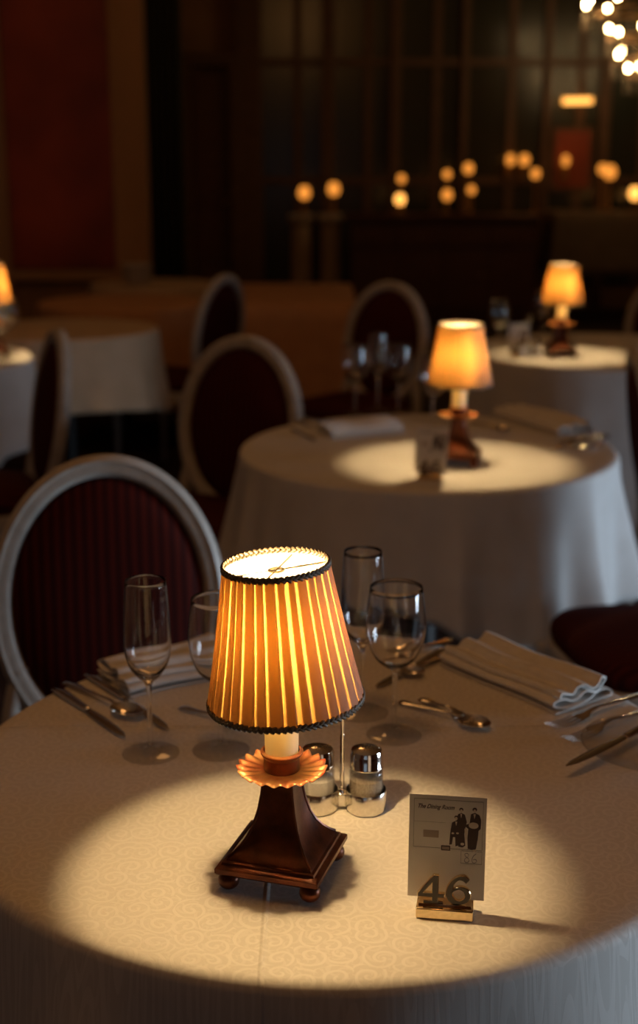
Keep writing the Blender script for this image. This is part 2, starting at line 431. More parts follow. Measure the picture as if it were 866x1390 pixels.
def tablecloth(x, y, r, mat, label, drop=.34, nf=11, amp=.035, seed=1, h=.75, var=.03, group=None, square=0, ph0=0, sharp=False):
    rnd = random.Random(seed)
    ph = [rnd.uniform(0, 2*PI) for _ in range(6)]
    seg = 288; vs = []; fs = []; rings = []
    rad = [0]+[r*q/14 for q in range(1, 14)]
    rows = [(q, 0, 0) for q in rad]
    rc = .014
    for q in range(5):
        a = q/4*PI/2
        rows.append((r-rc+rc*sin(a)+.002, -rc*(1-cos(a)), 0))
    nd = 16
    for q in range(1, nd+1): rows.append((r+.002, -rc, q/nd))
    for (rr, dz, t) in rows:
        if rr == 0: vs.append((0, 0, h)); rings.append([0]); continue
        ring = []
        for k in range(seg):
            a = 2*PI*k/seg
            dd = drop-rc+var*sin(2*a+ph[0])+var*.5*sin(3*a+ph[1])
            if square:
                dd += square*max(0, cos(4*(a-ph0)))**1.5
            w1 = sin(nf*a+ph[2]+1.3*sin(2*a+ph[3])); w2 = sin((nf*2+1)*a+ph[4]+sin(3*a))
            if sharp: w1 = 1.6*(1-abs(sin((nf*a+ph[2]+1.8*sin(2*a+ph[3])+1.1*sin(3*a+ph[1]))/2))**.8)-.6
            f = (.75+.25*sin(a*2+ph[5]))*(w1*.75+w2*.25)
            tt = t**1.1
            ro = rr+tt*(.028+amp*f)+(.0 if t == 0 else amp*.35*tt)
            ro = max(ro, r+.003) if t > 0 else ro
            z = h+dz-t*dd
            vs.append((ro*cos(a), ro*sin(a), z)); ring.append(len(vs)-1)
        rings.append(ring)
    for A, B in zip(rings, rings[1:]):
        for k in range(seg):
            k2 = (k+1) % seg
            if len(A) == 1: fs.append((A[0], B[k], B[k2]))
            else: fs.append((A[k], B[k], B[k2], A[k2]))
    mb = MB(); mb.add(vs, fs); o = mb.build('tablecloth', mat, angle=80, loc=(x, y, 0))
    so = o.modifiers.new('thickness', 'SOLIDIFY'); so.thickness = .0015; so.offset = -1
    return tag(o, label, 'tablecloth', group)

T1 = (.02, 1.60, .478); T2 = (.290, 3.56, .500); T3 = (1.16, 5.47, .55)
table(T1[0], T1[1], T1[2], 'round table nearest the camera, hidden under the patterned damask cloth')
tablecloth(*T1[:3], M['damask'], 'white scroll patterned damask cloth on the nearest round table', drop=.42, nf=9, seed=3)
table(T2[0], T2[1], T2[2], 'round table in the middle distance, under the long white cloth')
tablecloth(*T2[:3], M['linen'], 'white cloth with deep blue-grey folds on the middle round table', drop=.33, nf=14, amp=.055, sharp=True, seed=12, square=.035, ph0=R(-70))
table(T3[0], T3[1], T3[2], 'round table at the right behind the middle table')
tablecloth(*T3[:3], M['linen'], 'white cloth on the round table at the right, in the third row of lamps', drop=.60, nf=12, seed=5, amp=.02)
LT = (-1.59, 5.22, .48)
table(*LT, 'round table cut by the left edge of the picture')
tablecloth(*LT, M['linen'], 'brightly lit white cloth on the table at the left edge', drop=.36, nf=11, seed=6)
LB = (-1.15, 6.18, .42)
table(*LB, 'small round table behind the dark side-on chair at left')
tablecloth(*LB, M['cream_far'], 'cream cloth with a wavy raised hem behind the side-on chair at left', drop=.34, nf=8, seed=8, var=.05)
LC = (-1.05, 7.35, .45)
table(*LC, 'round table under the peach cloth in front of the red marble panel')
tablecloth(*LC, M['peach'], 'peach cloth on the round table below the red marble panel', drop=.5, nf=10, seed=9)
LD = (-1.0, 8.42, .40)
table(*LD, 'round table close to the foot of the tan pilaster')
tablecloth(*LD, M['cream_far'], 'pale cloth on the table at the foot of the tan pilaster', drop=.45, nf=10, seed=10)
# rectangular table with long peach cloth
RX0, RX1, RY0, RY1 = -.50, .20, 7.15, 8.45
table((RX0+RX1)/2, (RY0+RY1)/2, 0, 'long rectangular table hidden by a floor length peach cloth', rect=(RX1-RX0, RY1-RY0))
def rect_cloth(x0, x1, y0, y1, h, drop, mat, label, nper=120):
    cx, cy = (x0+x1)/2, (y0+y1)/2; hw, hd = (x1-x0)/2, (y1-y0)/2
    def per(t):
        a = 2*PI*t; c, s_ = cos(a), sin(a); p = .12
        return Vector((hw*math.copysign(abs(c)**p, c), hd*math.copysign(abs(s_)**p, s_), 0))
    n = 400; rings = []
    pts = [(per(k/n)) for k in range(n)]
    acc = [0]
    for k in range(1, n): acc.append(acc[-1]+(pts[k]-pts[k-1]).length)
    vs = [(0, 0, h)]; fs = []
    def row(sc, z, am):
        o = len(vs)
        for k in range(n):
            p = pts[k]; nrm = Vector((p.x/hw, p.y/hd, 0)); 
            nrm = nrm.normalized()
            q = p*sc+nrm*(am*(1+sin(acc[k]*42+sin(acc[k]*7)*1.5)))
            vs.append((q.x, q.y, z))
        return o
    rs = [row(.5, h, 0), row(.985, h, 0), row(1.004, h-.008, 0)]
    for q in range(1, 9): rs.append(row(1.006, h-.008-drop*q/8, .022*(q/8)))
    for k in range(n): fs.append((0, rs[0]+k, rs[0]+(k+1) % n))
    for a, b in zip(rs, rs[1:]):
        for k in range(n): fs.append((a+k, b+k, b+(k+1) % n, a+(k+1) % n))
    o = MB().add(vs, fs).build('tablecloth', mat, angle=60, loc=(cx, cy, 0))
    so = o.modifiers.new('thickness', 'SOLIDIFY'); so.thickness = .0015; so.offset = -1
    return tag(o, label, 'tablecloth')
rect_cloth(RX0, RX1, RY0, RY1, .752, .62, M['peach'], 'peach brown pleated cloth falling long over the rectangular table')

# ------------------------------------------------------------------ chairs
def make_chair(label, loc, rz):
    t = thing('dining_chair', label, 'chair', loc, rz, None)
    A, B_, ZC = .190, .250, .707
    tilt = Matrix.Translation((0, .22, .47)) @ Matrix.Rotation(R(-9), 4, 'X') @ Matrix.Translation((0, 0, -.47))
    # oval frame: moulded section swept round the oval
    sec = [(.026, -.002), (.024, -.013), (.014, -.020), (.004, -.016), (-.004, -.019), (-.013, -.014), (-.016, -.004), (-.016, .012), (-.006, .018), (.018, .018), (.026, .010)]
    rings = []
    n = 96
    for k in range(n):
        a = 2*PI*k/n; nx, nz = cos(a)/A, sin(a)/B_; l = math.hypot(nx, nz); nx /= l; nz /= l
        rings.append([(A*cos(a)+nx*u, v, ZC+B_*sin(a)+nz*u) for (u, v) in sec])
    MB().loft(rings, True, False, tilt).build('back_frame', M['ivorypaint'], t, angle=50)
    def dome(side):
        vs = [(0, side*.034, ZC)]; fs = []; K = 10
        for i in range(1, K+1):
            q = i/K
            for k in range(64):
                a = 2*PI*k/64
                vs.append(((A-.012)*q*cos(a), side*(.034*math.sqrt(max(0, 1-q**3.0))+.001), ZC+(B_-.012)*q*sin(a)))
        for k in range(64): fs.append((0, 1+k, 1+(k+1) % 64))
        for i in range(K-1):
            for k in range(64): fs.append((1+i*64+k, 1+(i+1)*64+k, 1+(i+1)*64+(k+1) % 64, 1+i*64+(k+1) % 64))
        return vs, fs
    b = MB(); b.add(*dome(-1), M=tilt); b.add(*dome(1), M=tilt); b.build('back_cushion', M['redfab'], t, angle=60)
    for s in (-1, 1):
        MB().tube([tilt @ Vector((s*.165, .0, .60)), tilt @ Vector((s*.185, 0, .50)), Vector((s*.19, .215, .43)), Vector((s*.195, .24, .2)), Vector((s*.20, .28, 0))],
                  [.018, .019, .021, .018, .013], 12).build('rear_leg', M['ivorypaint'], t)
        MB().lathe([(0, 0), (.010, 0), (.012, .01), (.010, .02), (.019, .30), (.021, .33), (.016, .34), (.024, .35), (.024, .40), (0, .40)], 16,
                   Matrix.Translation((s*.20, -.20, 0))).build('front_leg', M['ivorypaint'], t)
    def outline(sc):
        pts = []
        for k in range(64):
            a = 2*PI*k/64; c, s_ = cos(a), sin(a)
            x = .235*math.copysign(abs(c)**.45, c); y = .225*math.copysign(abs(s_)**.5, s_)
            x *= (1-.10*(y+.225)/.45)
            pts.append((x*sc, y*sc))
        return pts
    f = MB(); f.loft([[(x, y, z) for (x, y) in outline(sc)] for (sc, z) in ((.96, .375), (1.0, .385), (1.0, .430), (.97, .437))]); f.build('seat_frame', M['ivorypaint'], t)
    rows = [(.95, .436), (.975, .452), (.965, .472), (.90, .490), (.7, .502), (.4, .508), (.1, .510)]
    g = MB(); g.loft([[(x, y, z) for (x, y) in outline(sc)] for (sc, z) in rows]); g.build('seat_cushion', M['redfab'], t, angle=70)
    return t
chair = make_chair('large ivory framed oval back chair with striped red upholstery, behind the nearest table', (-.350, 2.13, 0), R(8))
def ch(x, y, rz, label): return dup(chair, (x, y, 0), R(rz), label)
ch(-.36, 3.88, -27, 'ivory framed oval back chair left of the middle table, dark red back towards us')
ch(.144, 5.77, -35, 'dark oval back chair beyond the glasses of the middle table')
ch(-.70, 6.52, -117, 'red backed oval chair seen edge-on, left of the long peach cloth')
ch(-1.10, 4.20, -68, 'dark oval chair seen side-on at left, in front of the lit table at the edge')
ch(1.60, 6.28, -18, 'dark oval chair cut by the right edge beside the far lamp table')
ch(1.20, 3.85, 85, 'dark chair back cut by the right edge, just beyond the middle table')
ch(.76, 2.83, -80, 'dark red padded chair seat between the two nearest tables at right')

# ------------------------------------------------------------------ the table lamp
def make_lamp(label, loc, yaw=0, tilt=0, tdir=0, group=None, bulb=None, drop=.012):
    t = thing('table_lamp', label, 'lamp', loc, 0, group)
    Y = Matrix.Rotation(yaw, 4, 'Z')
    for k in range(4):
        a = PI/4+k*PI/2
        MB().sphere((.0635*cos(a), .0635*sin(a), .0105), .0115, 16, 10, (1, 1, .9), Y).build('foot', M['bronze'], t)
    def sq(h, z, bul=0.0, n=6):
        pts = []
        for q in range(4):
            a0 = -PI/4+q*PI/2-0
            c0 = Vector((h*math.sqrt(2)*cos(a0), h*math.sqrt(2)*sin(a0), z)); c1 = Vector((h*math.sqrt(2)*cos(a0+PI/2), h*math.sqrt(2)*sin(a0+PI/2), z))
            for i in range(n):
                tt = i/n; p = c0.lerp(c1, tt); nrm = Vector((cos(a0+PI/4), sin(a0+PI/4), 0))
                p = p-nrm*bul*sin(PI*tt)
                pts.append(p)
        return pts
    pl = MB(); pl.loft([sq(h, z) for h, z in ((.050, .0185), (.0545, .0195), (.0565, .022), (.0565, .0270), (.0545, .0290), (.0510, .0300), (.0500, .0325), (.0470, .0335))], False, True, Y)
    pl.build('base_plate', M['bronze'], t, angle=30)
    col = [(.0470, .0335, 0), (.0455, .0360, .0005), (.0405, .0400, .001), (.0345, .0465, .0015), (.0285, .0560, .002), (.0235, .0680, .002), (.0195, .0840, .0018), (.0170, .1000, .0014), (.0158, .1140, .001), (.0160, .1160, .001)]
    cc = MB(); cc.loft([sq(h, z, b) for h, z, b in col], False, True, Y)
    # raised ribs on the four edges
    for q in range(4):
        a = -PI/4+q*PI/2
        cc.tube([((h*1.414)*cos(a), (h*1.414)*sin(a), z) for h, z, b in col[1:]], .0016, 6, False, 1, Y)
    cc.build('flared_column', M['bronze'], t, angle=30)
    UPM = Matrix.Translation((0, 0, .016))
    MB().lathe([(0, .098), (.022, .098), (.0235, .100), (.022, .1025), (.013, .104), (0, .104)], 24, UPM).build('collar', M['bronze'], t)
    # scalloped gilt drip pan
    def mod(r, z, a):
        k = max(0, (r-.018)/.029); s_ = cos(20*a)
        return r+k*.0016*s_, z+k*k*.0022*s_
    top = [(.016, .1085), (.020, .1070), (.028, .1072), (.036, .1085), (.042, .1098), (.0465, .1100), (.0472, .1090), (.046, .1085), (.041, .1082), (.035, .1065), (.026, .1050), (.016, .1045)]
    MB().lathe(top+[top[0]], 160, UPM, mod=mod).build('drip_pan', M['giltred'], t, angle=60)
    MB().lathe([(0, .105), (.0175, .105), (.0190, .108), (.0190, .1215), (.0205, .1235), (.0222, .1262), (.0222, .1275), (.0200, .1280), (.0192, .1265), (0, .125)], 32, UPM).build('candle_cup', M['bronze'], t, angle=30)
    MB().lathe([(.0200, .1279), (.0224, .1272), (.0226, .1285), (.0200, .1300), (.0188, .1292), (.0200, .1279)], 32, UPM).build('cup_rim', M['giltred'], t, angle=60)
    def wob(r, z, a): return r*(1+.03*sin(2*a+z*90)), z+.0
    MB().lathe([(.0178, .1265), (.0180, .130), (.0176, .16), (.0175, .212), (.0168, .2125), (.0166, .16), (.0166, .1265), (.0178, .1265)], 40, UPM, mod=wob).build('candle_sleeve', M['wax'], t, angle=60)
    b = MB().lathe([(0, .2570), (.005, .2570), (.0085, .2625), (.0095, .2690), (.0080, .2760), (.004, .2820), (0, .2840)], 16, Matrix.Translation((0, 0, .016-drop))).build('bulb', bulb or M['bulb'], t)
    MB().lathe([(0, .200), (.0035, .200), (.0035, .248-drop), (.0055, .252-drop), (.0055, .2567-drop), (0, .2567-drop)], 16, UPM).build('bulb_socket', M['wire'], t)
    # shade: knife pleats
    NP = 32; rb, rt, zb, zt = .0795, .0535, .202, .349
    piv = (zb+zt)/2
    T = Matrix.Translation((0, 0, piv)) @ Matrix.Rotation(tilt, 4, Vector((cos(tdir), sin(tdir), 0))) @ Matrix.Translation((0, 0, -piv))
    prof = [(0, .0), (.22, .0012), (.45, .0022), (.70, .0031), (.90, .0036), (.97, .0012)]
    vs = []; us = []; rows = 12; rnd = random.Random(5)
    jit = [rnd.uniform(-.12, .12) for _ in range(NP)]
    for r_ in range(rows+1):
        v = r_/rows
        for p in range(NP):
            for (u, dr) in prof:
                ju = (p+u+jit[p]*(1-u)+(jit[(p+1) % NP])*u)
                a = 2*PI*ju/NP
                rr = rb+(rt-rb)*v+dr*(.85-.35*v)-.0012*sin(PI*v)
                vs.append(T @ Vector((rr*cos(a), rr*sin(a), zb+(zt-zb)*v))); us.append((p+u, v))
    n = NP*len(prof); fs = []
    for r_ in range(rows):
        for k in range(n): fs.append((r_*n+k, r_*n+(k+1) % n, (r_+1)*n+(k+1) % n, (r_+1)*n+k))
    m = bpy.data.meshes.new('lamp_shade'); m.from_pydata([tuple(p) for p in vs], [], fs)
    ul = m.uv_layers.new(name='UVMap')
    for poly in m.polygons:
        idx = [m.loops[l].vertex_index for l in poly.loop_indices]
        big = max(us[i][0] for i in idx)
        for l, i in zip(poly.loop_indices, idx):
            u = us[i][0]
            if big > NP-.5 and u < 1: u += NP
            ul.data[l].uv = (u*.9999+.00005, us[i][1])
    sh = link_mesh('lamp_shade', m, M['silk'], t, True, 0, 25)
    # twisted braid round both rims
    def braid(r0, z, nb, s):
        mb = MB()
        for k in range(nb):
            a = 2*PI*k/nb
            for row, off in ((0, 0), (1, .5)):
                a2 = a+2*PI*off/nb
                X = T @ Matrix.Rotation(a2, 4, 'Z') @ Matrix.Translation((r0, 0, z+(row-.5)*s*1.15)) @ Matrix.Rotation(R(35 if row else -35), 4, 'X')
                mb.sphere((0, 0, 0), 1, 6, 4, (s*.72, 2*PI*r0/nb*.62, s*.62), X)
        mb.lathe([(r0-.0012, z-s*.9), (r0, z-s*.9), (r0, z+s*.9), (r0-.0012, z+s*.9)], 64, T)
        return mb
    braid(rb+.0015, zb+.0005, 84, .0030).build('braid_trim', M['braid'], sh)
    braid(rt+.0012, zt-.0005, 58, .0030).build('braid_trim', M['braid'], sh)
    w = MB()
    zt2 = zt-.006
    w.tube([T @ Vector((rt*cos(a), rt*sin(a), zt2)) for a in (R(20), R(200))], .0009, 6)
    w.tube([T @ Vector((rt*cos(a), rt*sin(a), zt2)) for a in (R(74), R(254))], .0009, 6)
    w.lathe([(.0065, zt2-.001), (.0085, zt2-.001), (.0085, zt2+.001), (.0065, zt2+.001), (.0065, zt2-.001)], 20, T)
    w.build('shade_carrier', M['wire'], sh)
    return t
LP = P(381, 1164, .77); LP.z = .75; LP.x += .002
make_lamp('lit lamp with tilted pleated shade on the nearest table', (LP.x, LP.y, .7505), R(-17), R(3.6), R(-90), drop=0)
l2 = P(621, 629, .75); make_lamp('lit pleated shade lamp on the middle table behind the small card', (l2.x, l2.y, .7505), R(-12), 0)
l3 = P(760, 483, .75); make_lamp('smallest fully seen pleated lamp, on the third table at right', (l3.x, l3.y, .7505), R(5), 0)
make_lamp('pleated lamp cut in half by the left edge of the picture', (-1.265, 5.30, .7505), R(10), 0)

# ------------------------------------------------------------------ glasses
WG = cr([(.0001, 0), (.034, .0003), (.0357, .0012), (.030, .0024), (.012, .0050), (.0048, .0100), (.0036, .020), (.0032, .050), (.0034, .082), (.0052, .0925), (.014, .0985), (.027, .1100), (.0360, .1290), (.0395, .150), (.0388, .172), (.0345, .2085)], 4)
WGi = cr([(.0339, .2088), (.0379, .172), (.0383, .150), (.0348, .1300), (.0258, .1120), (.012, .1015), (.0001, .0995)], 4)
FL = cr([(.0001, 0), (.034, .0003), (.0357, .0012), (.030, .0024), (.012, .0050), (.0048, .0100), (.0036, .020), (.0032, .050), (.0036, .088), (.0060, .0990), (.0150, .1080), (.0250, .1230), (.0297, .1420), (.0300, .165), (.0285, .200), (.0258, .2350)], 4)
FLi = cr([(.0252, .2353), (.0277, .200), (.0288, .165), (.0285, .1425), (.0238, .1250), (.0135, .1120), (.0001, .1060)], 4)
def zero(pr): return [(0 if r < .0003 else r, z) for r, z in pr]
def gparts(outer, inner, zf=.012, zs=.09):
    foot = [p for p in outer if p[1] <= zf]; stem = [p for p in outer if zf < p[1] <= zs]; bowl = [p for p in outer if p[1] > zs]
    foot = foot+[(stem[0][0], stem[0][1]), (0, stem[0][1])]; stem = [(0, stem[0][1])]+stem+[bowl[0], (0, bowl[0][1])]; bowl = [(0, bowl[0][1])]+bowl+inner
    return {'foot': MB().lathe(zero(foot), 48).mesh('foot'), 'stem': MB().lathe(zero(stem), 24).mesh('stem'), 'bowl': MB().lathe(zero(bowl), 64).mesh('bowl')}
_gm = {'w': gparts(WG, WGi, .012, .088), 'f': gparts(FL, FLi, .012, .094)}
_wm = MB().lathe(zero(WG+WGi), 32).mesh('wine_glass')
def glass(kind, p, label, group=None):
    t = thing('wine_glass' if kind == 'w' else 'champagne_flute', label, 'glass', (p.x, p.y, .7506), 0, group)
    for nm, mt in (('foot', 'footglass'), ('stem', 'stemglass'), ('bowl', 'glass')):
        link_mesh(nm, _gm[kind][nm], M[mt], t, True, 0, 60)
    return t
glass('f', P(205, 1023), 'empty champagne flute at left on the nearest table, in front of the big chair')
glass('w', P(300, 1019), 'empty wine glass partly hidden behind the left of the near lamp shade')
glass('f', P(491, 968), 'tall empty flute just right of the near shade, behind the round wine glass')
glass('w', P(535, 998), 'empty round wine glass behind the salt and pepper stand')
glass('w', P(482, 562), 'leftmost wine glass at the back of the middle table')
glass('f', P(513, 556), 'champagne flute among the glasses on the middle table, left of its lamp')
glass('w', P(541, 560), 'wine glass right of the flute at the back of the middle table')
glass('w', P(587, 584), 'wine glass right behind the card of the middle table')
glass('w', P(676, 479), 'wine glass standing left of the white card on the third table')
glass('w', P(735, 462), 'wine glass just behind the far lamp on the third table')
glass('w', Vector((-1.23, 5.42, 0)), 'wine glass behind the lamp at the left edge')
glass('w', Vector((-1.215, 5.18, 0)), 'wine glass in front of the lamp at the left edge')

# ------------------------------------------------------------------ salt and pepper stand
def cruet(cx, cy, rz, lab, sc=1.0):
    t = thing('cruet_stand', lab+' stand of two joined silver cups with a tall rod', 'cruet stand', (cx, cy, .7508), rz)
    t.scale = (sc, sc, sc)
    for s in (-1, 1):
        X = Matrix.Translation((s*.0265, 0, 0))
        MB().lathe([(0, 0), (.0205, 0), (.0222, .002), (.0225, .0235), (.0218, .0245), (.0211, .0235), (.0208, .0035), (0, .0035)], 40, X).build('cup', M['silver_sat'], t, angle=40)
    MB().box((0, 0, .012), (.010, .010, .016)).build('link', M['silver_sat'], t, bevel=.002)
    r = MB().tube([(0, 0, .018), (0, 0, .142)], .0024, 10)
    r.tube([(0.009*sin(a), 0, .151-.009*cos(a)) for a in [2*PI*k/24 for k in range(24)]], .0017, 8, True)
    r.lathe([(0, .016), (.005, .018), (.003, .024), (0, .026)], 16)
    r.build('handle', M['silver'], t)
    for s, nm, mat, lb in ((-1, 'salt_shaker', 'salt', 'glass salt shaker with silver lid, left cup of the '), (1, 'pepper_shaker', 'pepper', 'glass pepper shaker with silver lid, right cup of the ')):
        loc = Vector((cx, cy, 0))+Matrix.Rotation(rz, 3, 'Z') @ Vector((s*.0265*sc, 0, 0))
        k = thing(nm, lb+lab+' stand', 'shaker', (loc.x, loc.y, .7508+.0038*sc), rz+s*.3); k.scale = (sc, sc, sc)
        MB().lathe(zero(cr([(.0001, 0), (.0175, .0005), (.0188, .003), (.0186, .036), (.0178, .0425), (.0160, .0455), (.0160, .050)], 3)+cr([(.0148, .050), (.0148, .046), (.0170, .0415), (.0174, .036), (.0174, .004), (.0001, .003)], 3)), 40).build('jar', M['footglass'], k, angle=60)
        MB().lathe([(0, .0033), (.0170, .0043), (.0170, .033), (.012, .0345), (0, .0335)], 32).build('contents', M[mat], k, angle=60)
        MB().lathe([(.0155, .0470), (.0181, .0470), (.0186, .0480), (.0180, .0490), (.0183, .0620), (.0165, .0670), (.010, .0695), (0, .0700)], 40).build('lid', M['silver'], k, angle=40)
        h = MB()
        for (rr, nn) in ((0, 1), (.0045, 6), (.009, 10)):
            for q in range(nn):
                a = 2*PI*q/nn+rr*50
                zz = .0700-(rr/.0183)**2*.0020
                h.lathe([(0, zz+.0002), (.0008, zz+.0002), (.0008, zz-.0008)], 8, Matrix.Translation((rr*cos(a), rr*sin(a), 0)))
        h.build('pour_holes', M['hole'], k)
    return t
c0 = P(464, 1098)
cruet(c0.x, c0.y, R(-2), 'near', 1.08)
c3 = P(722, 487)
cruet(c3.x-.01, c3.y+.03, R(10), 'far third-table')
cruet(-1.27, 5.08, R(20), 'left edge table')

# ------------------------------------------------------------------ numbered card holder
def card_stand(loc, rz, lab, digits=True, printed=True):
    t = thing('number_holder', lab+' small brass block holder', 'card holder', loc, rz)
    MB().box((0, -.004, .006), (.058, .026, .0115)).build('base', M['gold'], t, bevel=.0012)
    MB().box((0, -.0025, .0126), (.054, .015, .0022)).build('ledge', M['gold'], t, bevel=.0006)
    if digits:
        def curve2d(splines, ext, bev, off):
            cu = bpy.data.curves.new('numeral', 'CURVE'); cu.dimensions = '2D'; cu.fill_mode = 'BOTH'; cu.extrude = ext; cu.bevel_depth = bev; cu.bevel_resolution = 2
            for sp in splines:
                s_ = cu.splines.new('POLY'); s_.points.add(len(sp)-1); s_.use_cyclic_u = True
                for q, (x, y) in zip(s_.points, sp): q.co = (x, y, 0, 1)
            o = bpy.data.objects.new('numeral', cu); C.objects.link(o); bpy.context.view_layer.update()
            m = bpy.data.meshes.new_from_object(o.evaluated_get(bpy.context.evaluated_depsgraph_get())); bpy.data.objects.remove(o)
            m.transform(Matrix.Translation(off) @ Matrix.Rotation(PI/2, 4, 'X')); return m
        s = .031
        four = [(.22, 0), (.95, 0), (.95, .075), (.76, .085), (.76, .23), (1.0, .23), (1.0, .35), (.76, .35), (.76, 1), (.58, 1), (0, .34), (0, .23), (.54, .23), (.54, .085), (.22, .075)]
        hole = [(.17, .35), (.54, .35), (.54, .76)]
        m4 = curve2d([[(x*s*.86, y*s) for x, y in four], [(x*s*.86, y*s) for x, y in hole]], .0016, .0006, (-.0275, -.0075, .0143))
        link_mesh('numeral', m4, M['gold'], t, True, 0, 40)
        m4f = curve2d([[(x*s*.86, y*s) for x, y in four], [(x*s*.86, y*s) for x, y in hole]], .0001, 0, (-.0275, -.0099, .0143))
        link_mesh('numeral_face', m4f, M['brassdark'], t, False)  # thin plate carrying the painted dark reflection
        cl = cr([(.80, .83), (.66, .935), (.45, .93), (.24, .76), (.13, .50), (.14, .25), (.30, .08), (.52, .055), (.74, .15), (.82, .33), (.72, .51), (.50, .58), (.28, .50), (.17, .36)], 5)
        wid = [.10, .11, .075, .09, .13, .14, .11, .07, .10, .13, .10, .06, .05, .04]; wid = [w_[0] for w_ in cr([(q,) for q in wid], 5)]
        outer = []; inner = []
        for i, (x, y) in enumerate(cl):
            a = cl[max(i-1, 0)]; b = cl[min(i+1, len(cl)-1)]; dx, dy = b[0]-a[0], b[1]-a[1]; l = math.hypot(dx, dy); nx, ny = -dy/l, dx/l
            outer.append(((x+nx*wid[i])*s*.86, (y+ny*wid[i])*s)); inner.append(((x-nx*wid[i])*s*.86, (y-ny*wid[i])*s))
        mb = MB(); rings = []
        for (o_, i_) in zip(outer, inner):
            mx, mz = (o_[0]+i_[0])/2, (o_[1]+i_[1])/2
            e = .82
            rings.append([(o_[0], -.0012, o_[1]), (mx+(o_[0]-mx)*e, -.0022, mz+(o_[1]-mz)*e), (mx+(i_[0]-mx)*e, -.0022, mz+(i_[1]-mz)*e), (i_[0], -.0012, i_[1]), (i_[0], .0016, i_[1]), (o_[0], .0016, o_[1])])
        mb.loft(rings, False, True, Matrix.Translation((.0010, -.0075, .0150)))
        mb.build('numeral', M['gold'], t, angle=30)
        ff = MB(); ff.loft([[(mx_+(o_[0]-mx_)*.8, y_, mz_+(o_[1]-mz_)*.8) for y_ in (-.0024, -.0022)]+[(mx_+(i_[0]-mx_)*.8, y_, mz_+(i_[1]-mz_)*.8) for y_ in (-.0022, -.0024)] for (o_, i_) in zip(outer, inner) for mx_, mz_ in [((o_[0]+i_[0])/2, (o_[1]+i_[1])/2)]], False, True, Matrix.Translation((.0010, -.0075, .0150)))
        ff.build('numeral_face', M['brassdark'], t, smooth=False)
    else:
        MB().box((0, -.006, .024), (.030, .004, .022)).build('clip', M['gold'], t, bevel=.001)
    k = thing('place_card', lab+' upright printed white card held by the brass block', 'card', Vector(loc)+Matrix.Rotation(rz, 3, 'Z') @ Vector((0, .0035, .0135)), rz)
    W, H = .078, .112
    lean = Matrix.Rotation(R(-3), 4, 'X')
    o = MB().box((0, 0, H/2), (W, .0006, H), lean).build('card_sheet', M['card'], k, smooth=False)
    def uv(x, y): return ((x-105)/565*W-W/2, (1-(y-190)/785)*H)
    def put(poly, name, mat, dy=.0004): MB().prism([uv(*p) for p in poly], -dy-.0001, -dy+.0001, lean).build(name, mat, o, smooth=False)
    def ell(cx, cy, rx, ry, n=18): return [(cx+rx*cos(2*PI*q/n), cy+ry*sin(2*PI*q/n)) for q in range(n)]
    if printed:
        fr = MB()
        def seg(a, b, w_=2.6):
            ax, az = uv(*a); bx_, bz = uv(*b); fr.tube([lean @ Vector((ax, -.00035, az)), lean @ Vector((bx_, -.00035, bz))], .00030*w_/2.6, 6, False, .4)
        bc = [(140, 222), (645, 222), (645, 590), (140, 590)]
        for q in range(4): seg(bc[q], bc[(q+1) % 4])
        seg((140, 395), (372, 395), 1.2)
        for a, b in (((492, 600), (645, 600)), ((645, 600), (645, 695)), ((645, 695), (492, 695)), ((492, 695), (492, 600))): seg(a, b)
        fr.build('printed_border', M['ink'], o)
        tm = textmesh('The Dining Room', .0075, .45, 0, .00018)
        sx = (275/565*W)/max(1e-6, max(v.co.x for v in tm.vertices))
        a = uv(162, 292)
        tm.transform(lean @ Matrix.Translation((a[0], -.0005, a[1])) @ Matrix.Rotation(PI/2, 4, 'X') @ Matrix.Diagonal((sx, sx*1.25, 1, 1)))
        link_mesh('lettering', tm, M['ink'], o, False)
        put([(212, 458), (325, 458), (325, 512), (212, 512)], 'printed_block', M['inkgrey'])
        put([(345, 568), (412, 568), (412, 606), (345, 606)], 'printed_stamp', M['ink']); put([(352, 576), (405, 576), (405, 598), (352, 598)], 'printed_stamp', M['inkgrey'], .0006)
        # three printed figures
        figs = MB()
        def fp(poly, dy): figs.prism([uv(*p) for p in poly], -dy-.0001, -dy+.0001, lean)
        fp([(462, 325), (485, 312), (512, 325), (528, 380), (520, 420), (512, 470), (522, 560), (500, 575), (470, 570), (452, 420), (455, 350)], .00040)
        fp([(556, 318), (585, 306), (618, 322), (632, 360), (630, 425), (615, 440), (612, 500), (600, 580), (580, 590), (540, 582), (535, 500), (540, 430), (520, 415), (522, 400), (548, 390)], .00044)
        fp([(420, 390), (450, 372), (482, 384), (492, 450), (498, 480), (478, 500), (472, 560), (450, 570), (446, 500), (430, 500), (424, 555), (404, 560), (408, 480), (412, 440)], .00048)
        fp(ell(485, 288, 15, 14), .0004); fp(ell(583, 282, 17, 15), .00044); fp(ell(450, 348, 14, 13), .00048)
        figs.build('printed_figures', M['ink'], o, smooth=False)
        pal = MB()
        def pp(poly, dy=.0007): pal.prism([uv(*p) for p in poly], -dy-.0001, -dy+.0001, lean)
        for (cx, cy) in ((485, 296), (583, 291), (450, 356)): pp(ell(cx, cy, 10, 12))
        pp(ell(578, 402, 36, 24)); pp([(478, 318), (492, 318), (486, 352)]); pp([(574, 315), (592, 315), (583, 352)]); pp([(443, 380), (458, 380), (451, 412)])
        pp(ell(428, 470, 10, 7)); pp(ell(462, 468, 10, 7)); pp(ell(500, 548, 14, 10)); pp(ell(588, 592, 16, 8)); pp([(512, 430), (530, 430), (532, 500), (522, 530)])
        pal.build('printed_highlights', M['pale'], o, smooth=False)
